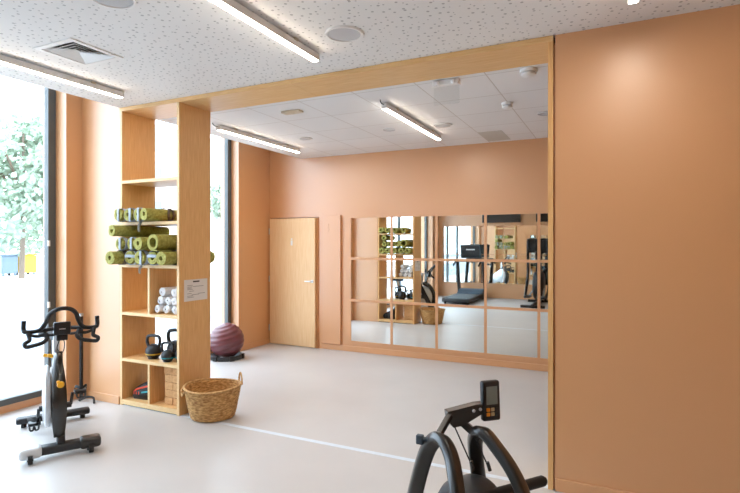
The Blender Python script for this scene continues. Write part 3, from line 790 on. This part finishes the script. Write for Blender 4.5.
# emergency light
t = thing('emergency_light', 'white twin lamp emergency light with clear plate hanging behind the oak beam', 'emergency light', (-1.28, 4.19, HF-.0005), 0)
b = NB(); box(b, -.115, .115, -.035, .035, -.05, 0, .008, 2); obj('housing', b, 'white', t)
for s in (-1, 1):
    b = NB(); lathe(b, [(0,0),(.02,0),(.018,.014),(.008,.022),(0,.023)], 16, (s*.065,-.036,-.028), 'y', mtx=Matrix.Scale(-1,4,(0,1,0))); obj('lamp', b, 'lens', t, True)
b = NB(); box(b, -.11, .11, -.004, .004, -.20, -.051); obj('clear_plate', b, 'acrylic', t)
# diffuser
t = thing('air_diffuser', 'square louvred air diffuser in the perforated ceiling', 'air vent', ((vx0+vx1)/2, (vy0+vy1)/2, H))
hx_, hy_ = (vx1-vx0)/2, (vy1-vy0)/2
b = NB()
for i in range(1):
    o_, i_ = .208, .17
    for (x0,x1,y0,y1) in ((-o_,o_,-o_,-i_),(-o_,o_,i_,o_),(-o_,-i_,-i_,i_),(i_,o_,-i_,i_)): box(b, x0, x1, y0, y1, -.008, -.0005)
obj('flange', b, 'white', t)
def frustum(b, a0, z0, a1, z1, th=.004):
    P = lambda a, z: [b.verts.new(c) for c in ((-a,-a,z),(a,-a,z),(a,a,z),(-a,a,z))]
    r = [P(a0,z0), P(a1,z1), P(a1-th,z1), P(a0-th,z0)]
    for A, B_ in zip(r, r[1:]+r[:1]):
        for i in range(4): b.faces.new((A[i], A[(i+1) % 4], B_[(i+1) % 4], B_[i]))
for k, a in enumerate((.168,.135,.102,.069,.038)):
    b = NB(); frustum(b, a, -.004, a-.05 if a > .06 else .004, .02 if a > .06 else .014, .003); obj('louvre', b, 'white', t)
b = NB(); box(b, -hx_+.003, hx_-.003, -hy_+.003, hy_-.003, .08, .09); obj('back_plate', b, 'black', t)

# ------------------------------------------------------------------ treadmill (seen in the mirrors)
tm = thing('treadmill', 'black treadmill with upright screen, seen in the mirrors', 'treadmill', (-3.99, -.62, .001)); tm.scale = (1.08, 1.08, .96)
b = NB(); box(b, -.36, .36, -.85, .9, .05, .155, .02, 2); obj('deck', b, 'dark', tm, True)
b = NB(); box(b, -.26, .26, -.45, .88, .156, .168, .004, 1); obj('belt', b, 'tealdark', tm)
for s in (-1, 1):
    b = NB(); box(b, min(s*.27,s*.355), max(s*.27,s*.355), -.5, .88, .156, .175, .006, 1); obj('side_rail', b, 'black', tm)
b = NB(); prism(b, [(-.88,.05),(-.88,.24),(-.80,.31),(-.60,.29),(-.45,.19),(-.45,.157)], 'x', -.35, .35)
bmesh.ops.bevel(b, geom=list(b.edges), offset=.012, segments=2, affect='EDGES'); obj('motor_hood', b, 'bluegrey', tm)
for s in (-1, 1):
    b = NB(); tube(b, smooth_path([(s*.37,-.80,.06),(s*.37,-.74,.3),(s*.365,-.60,.9),(s*.36,-.53,1.18)],4), 1, prof=rrect(.065,.035,.015), up=(0,1,0)); obj('upright', b, 'black', tm, True)
    b = NB(); tube(b, smooth_path([(s*.34,-.62,1.2),(s*.35,-.45,1.19),(s*.35,-.2,1.12),(s*.34,-.08,1.05)],5), .024, 10); obj('handrail', b, 'rubber', tm, True)
b = NB(); box(b, -.39, .39, -.66, -.48, 1.15, 1.24, .025, 3); obj('console_tray', b, 'dark', tm, True)
b = NB(); mm2 = Matrix.Translation((0,-.60,1.5)) @ Matrix.Rotation(math.radians(-14), 4, 'X'); box(b, -.29, .29, -.03, .03, -.24, .2, .015, 2, mm2); sc_ = obj('screen', b, 'tealdark', tm, True)
b = NB(); box(b, -.25, .25, .0305, .032, -.20, .16, 0, 2, mm2); obj('display', b, 'screen', sc_)
b = NB(); box(b, -.12, .12, .0322, .0332, .03, .06, 0, 2, mm2); obj('display_text', b, 'white', sc_)
for x in (-.3,.3):
    for y in (-.75,.8):
        b = NB(); cyl(b, (x,y,0), .03, .05, n=12); obj('foot', b, 'rubber', tm)

# ------------------------------------------------------------------ cross trainer (seen in the mirrors)
ct = thing('cross_trainer', 'tall black cross trainer with curved arms, right edge of the mirrors', 'cross trainer', (-1.98, -.45, .001))
b = NB(); tube(b, [(0,-.75,.05),(0,.75,.05)], 1, prof=rrect(.05,.04,.015), up=(0,0,1)); tube(b, [(-.3,.72,.04),(.3,.72,.04)], 1, prof=rrect(.035,.035,.012), up=(0,0,1)); tube(b, [(-.33,-.72,.04),(.33,-.72,.04)], 1, prof=rrect(.035,.035,.012), up=(0,0,1)); obj('base_frame', b, 'black', ct, True)
b = NB(); lathe(b, [(0,-.13),(.34,-.13),(.40,-.09),(.42,0),(.40,.09),(.34,.13),(0,.13)], 40, (0,-.45,.50), 'x'); obj('drive_housing', b, 'dark', ct, True)
b = NB(); tube(b, smooth_path([(0,-.45,.6),(0,-.38,1.0),(0,-.28,1.45)],4), 1, prof=rrect(.09,.07,.02), up=(0,1,0)); obj('mast', b, 'black', ct, True)
b = NB(); box(b, -.27, .27, -.04, .04, -.2, .2, .02, 2, Matrix.Translation((0,-.25,1.6)) @ Matrix.Rotation(math.radians(-20), 4, 'X')); obj('console', b, 'screen', ct, True)
for s in (-1, 1):
    b = NB(); tube(b, smooth_path([(s*.27,.30+s*.1,.22),(s*.29,-.1,.40),(s*.29,-.38,.75),(s*.28,-.38,1.1),(s*.26,-.22,1.45),(s*.24,-.16,1.78)],6), .038, 10); obj('moving_arm', b, 'black', ct, True)
    b = NB(); tube(b, [(s*.24,-.20,1.52),(s*.24,-.15,1.76)], .03, 10); obj('grip', b, 'rubber', ct, True)
    b = NB(); box(b, s*.2-.08, s*.2+.08, .1+s*.1, .5+s*.1, .22, .27, .012, 2); obj('footplate', b, 'dark', ct, True)
    b = NB(); tube(b, [(s*.12,-.45,.42),(s*.2,.1+s*.1,.235)], .022, 10); obj('link_arm', b, 'silver', ct, True)

# ------------------------------------------------------------------ outdoors
b = NB(); box(b, -70, -5.65, -30, 70, -.2, -.05); struct('floor', b, 'paving', label='pale paved street outside')
b = NB(); box(b, -13.5, -8.0, -30, 70, -.05, -.045); box(b, -24, -19, -30, 70, -.05, -.045); struct('trim_5', b, 'asphalt', label='grey asphalt road lanes outside')
fa = thing('building', 'pale building across the street beyond the far window', 'building', (-36, 36, -.05))
b = NB(); box(b, -4, 0, -9, 16, 0, 12); obj('facade', b, 'facade', fa)
for i in range(8):
    for j in range(4):
        y = -7.5+i*3; z = 1.0+j*2.9
        b = NB(); box(b, .005, .05, y, y+1.1, z, z+1.5); obj('window', b, 'shopglass', fa)
def tree(x, y, h, r, label, seed, n=6000):
    rnd = random.Random(seed)
    t = thing('tree', label, 'tree', (x, y, -.05), 0, 'trees outside the windows')
    b = NB(); tube(b, smooth_path([(0,0,0),(.1,0,h*.3),(0,.1,h*.6),(.1,0,h*.9)],4), [.13-.006*i for i in range(13)], 8)
    for k in range(6):
        a = k*1.05; tube(b, smooth_path([(0,0,h*.35+k*.25),(r*.3*math.cos(a),r*.3*math.sin(a),h*.5+k*.3),(r*.65*math.cos(a),r*.65*math.sin(a),h*.6+k*.35)],3), .06, 6)
    obj('trunk', b, 'bark', t, True)
    b = NB(); cl = [(rnd.gauss(0,r*.5), rnd.gauss(0,r*.5), h*.6+rnd.gauss(0,h*.17), r*rnd.uniform(.25,.45)) for _ in range(26)]
    for i in range(n):
        cx, cy, cz, cr = rnd.choice(cl)
        v = Vector((rnd.gauss(0,1), rnd.gauss(0,1), rnd.gauss(0,1))).normalized()*cr*rnd.uniform(.6,1.05)
        c = Vector((cx,cy,max(cz,h*.28)))+v
        u = Vector((rnd.gauss(0,1), rnd.gauss(0,1), rnd.gauss(0,1))).normalized(); q = u.orthogonal().normalized(); s = rnd.uniform(.12,.26)
        b.faces.new([b.verts.new(c+u*s), b.verts.new(c+q*s*.6), b.verts.new(c-u*s), b.verts.new(c-q*s*.6)])
    obj('foliage', b, 'leaf', t)
tree(-26.5, 15.4, 8.0, 3.0, 'leafy tree outside the near window', 3)
tree(-26, 31.5, 7.5, 2.2, 'leafy tree outside the far window, in front of the building', 5)
for nm, y, m, lb in (('grey', 16.35, 'carpaint', 'grey street bin outside, small behind the near window'), ('yellow', 17.35, 'binyellow', 'yellow street bin outside, right of the grey one behind the near window')):
    sb = thing('street_bin', lb, 'bin', (-29.5, y, -.05))
    b = NB(); box(b, -.35, .35, -.4, .4, .12, 1.05, .04, 2); obj('bin_body', b, m, sb)
    b = NB(); box(b, -.38, .38, -.43, .43, 1.055, 1.16, .03, 2); obj('lid', b, m, sb)
    for q in (-.3, .3):
        b = NB(); cyl(b, (-.3, q-.04, .08), .08, .08, 'y', 14); obj('wheel', b, 'rubber', sb)
        b = NB(); box(b, .2, .3, q-.04, q+.04, 0, .119); obj('foot', b, 'carpaint', sb)

# ------------------------------------------------------------------ camera, world, view
cam = bpy.data.cameras.new('camera'); co_ = bpy.data.objects.new('camera', cam); C.objects.link(co_)
cam.sensor_width = 36; cam.lens = 515/740*36; cam.clip_start = .05; cam.clip_end = 300
cam.shift_y = -2.5/740
co_.location = (.022, .038, 1.643); co_.rotation_euler = (PI/2, 0, math.radians(25.85))
scene.camera = co_
wd = bpy.data.worlds.new('sky'); scene.world = wd; wd.use_nodes = True
bgn = wd.node_tree.nodes['Background']; bgn.inputs[0].default_value = (.68, .84, 1.0, 1); bgn.inputs[1].default_value = 8.5
scene.view_settings.view_transform = 'Standard'; scene.view_settings.look = 'None'
scene.view_settings.exposure = -0.06; scene.view_settings.gamma = 1
try: scene.view_settings.use_curve_mapping = False
except Exception: pass
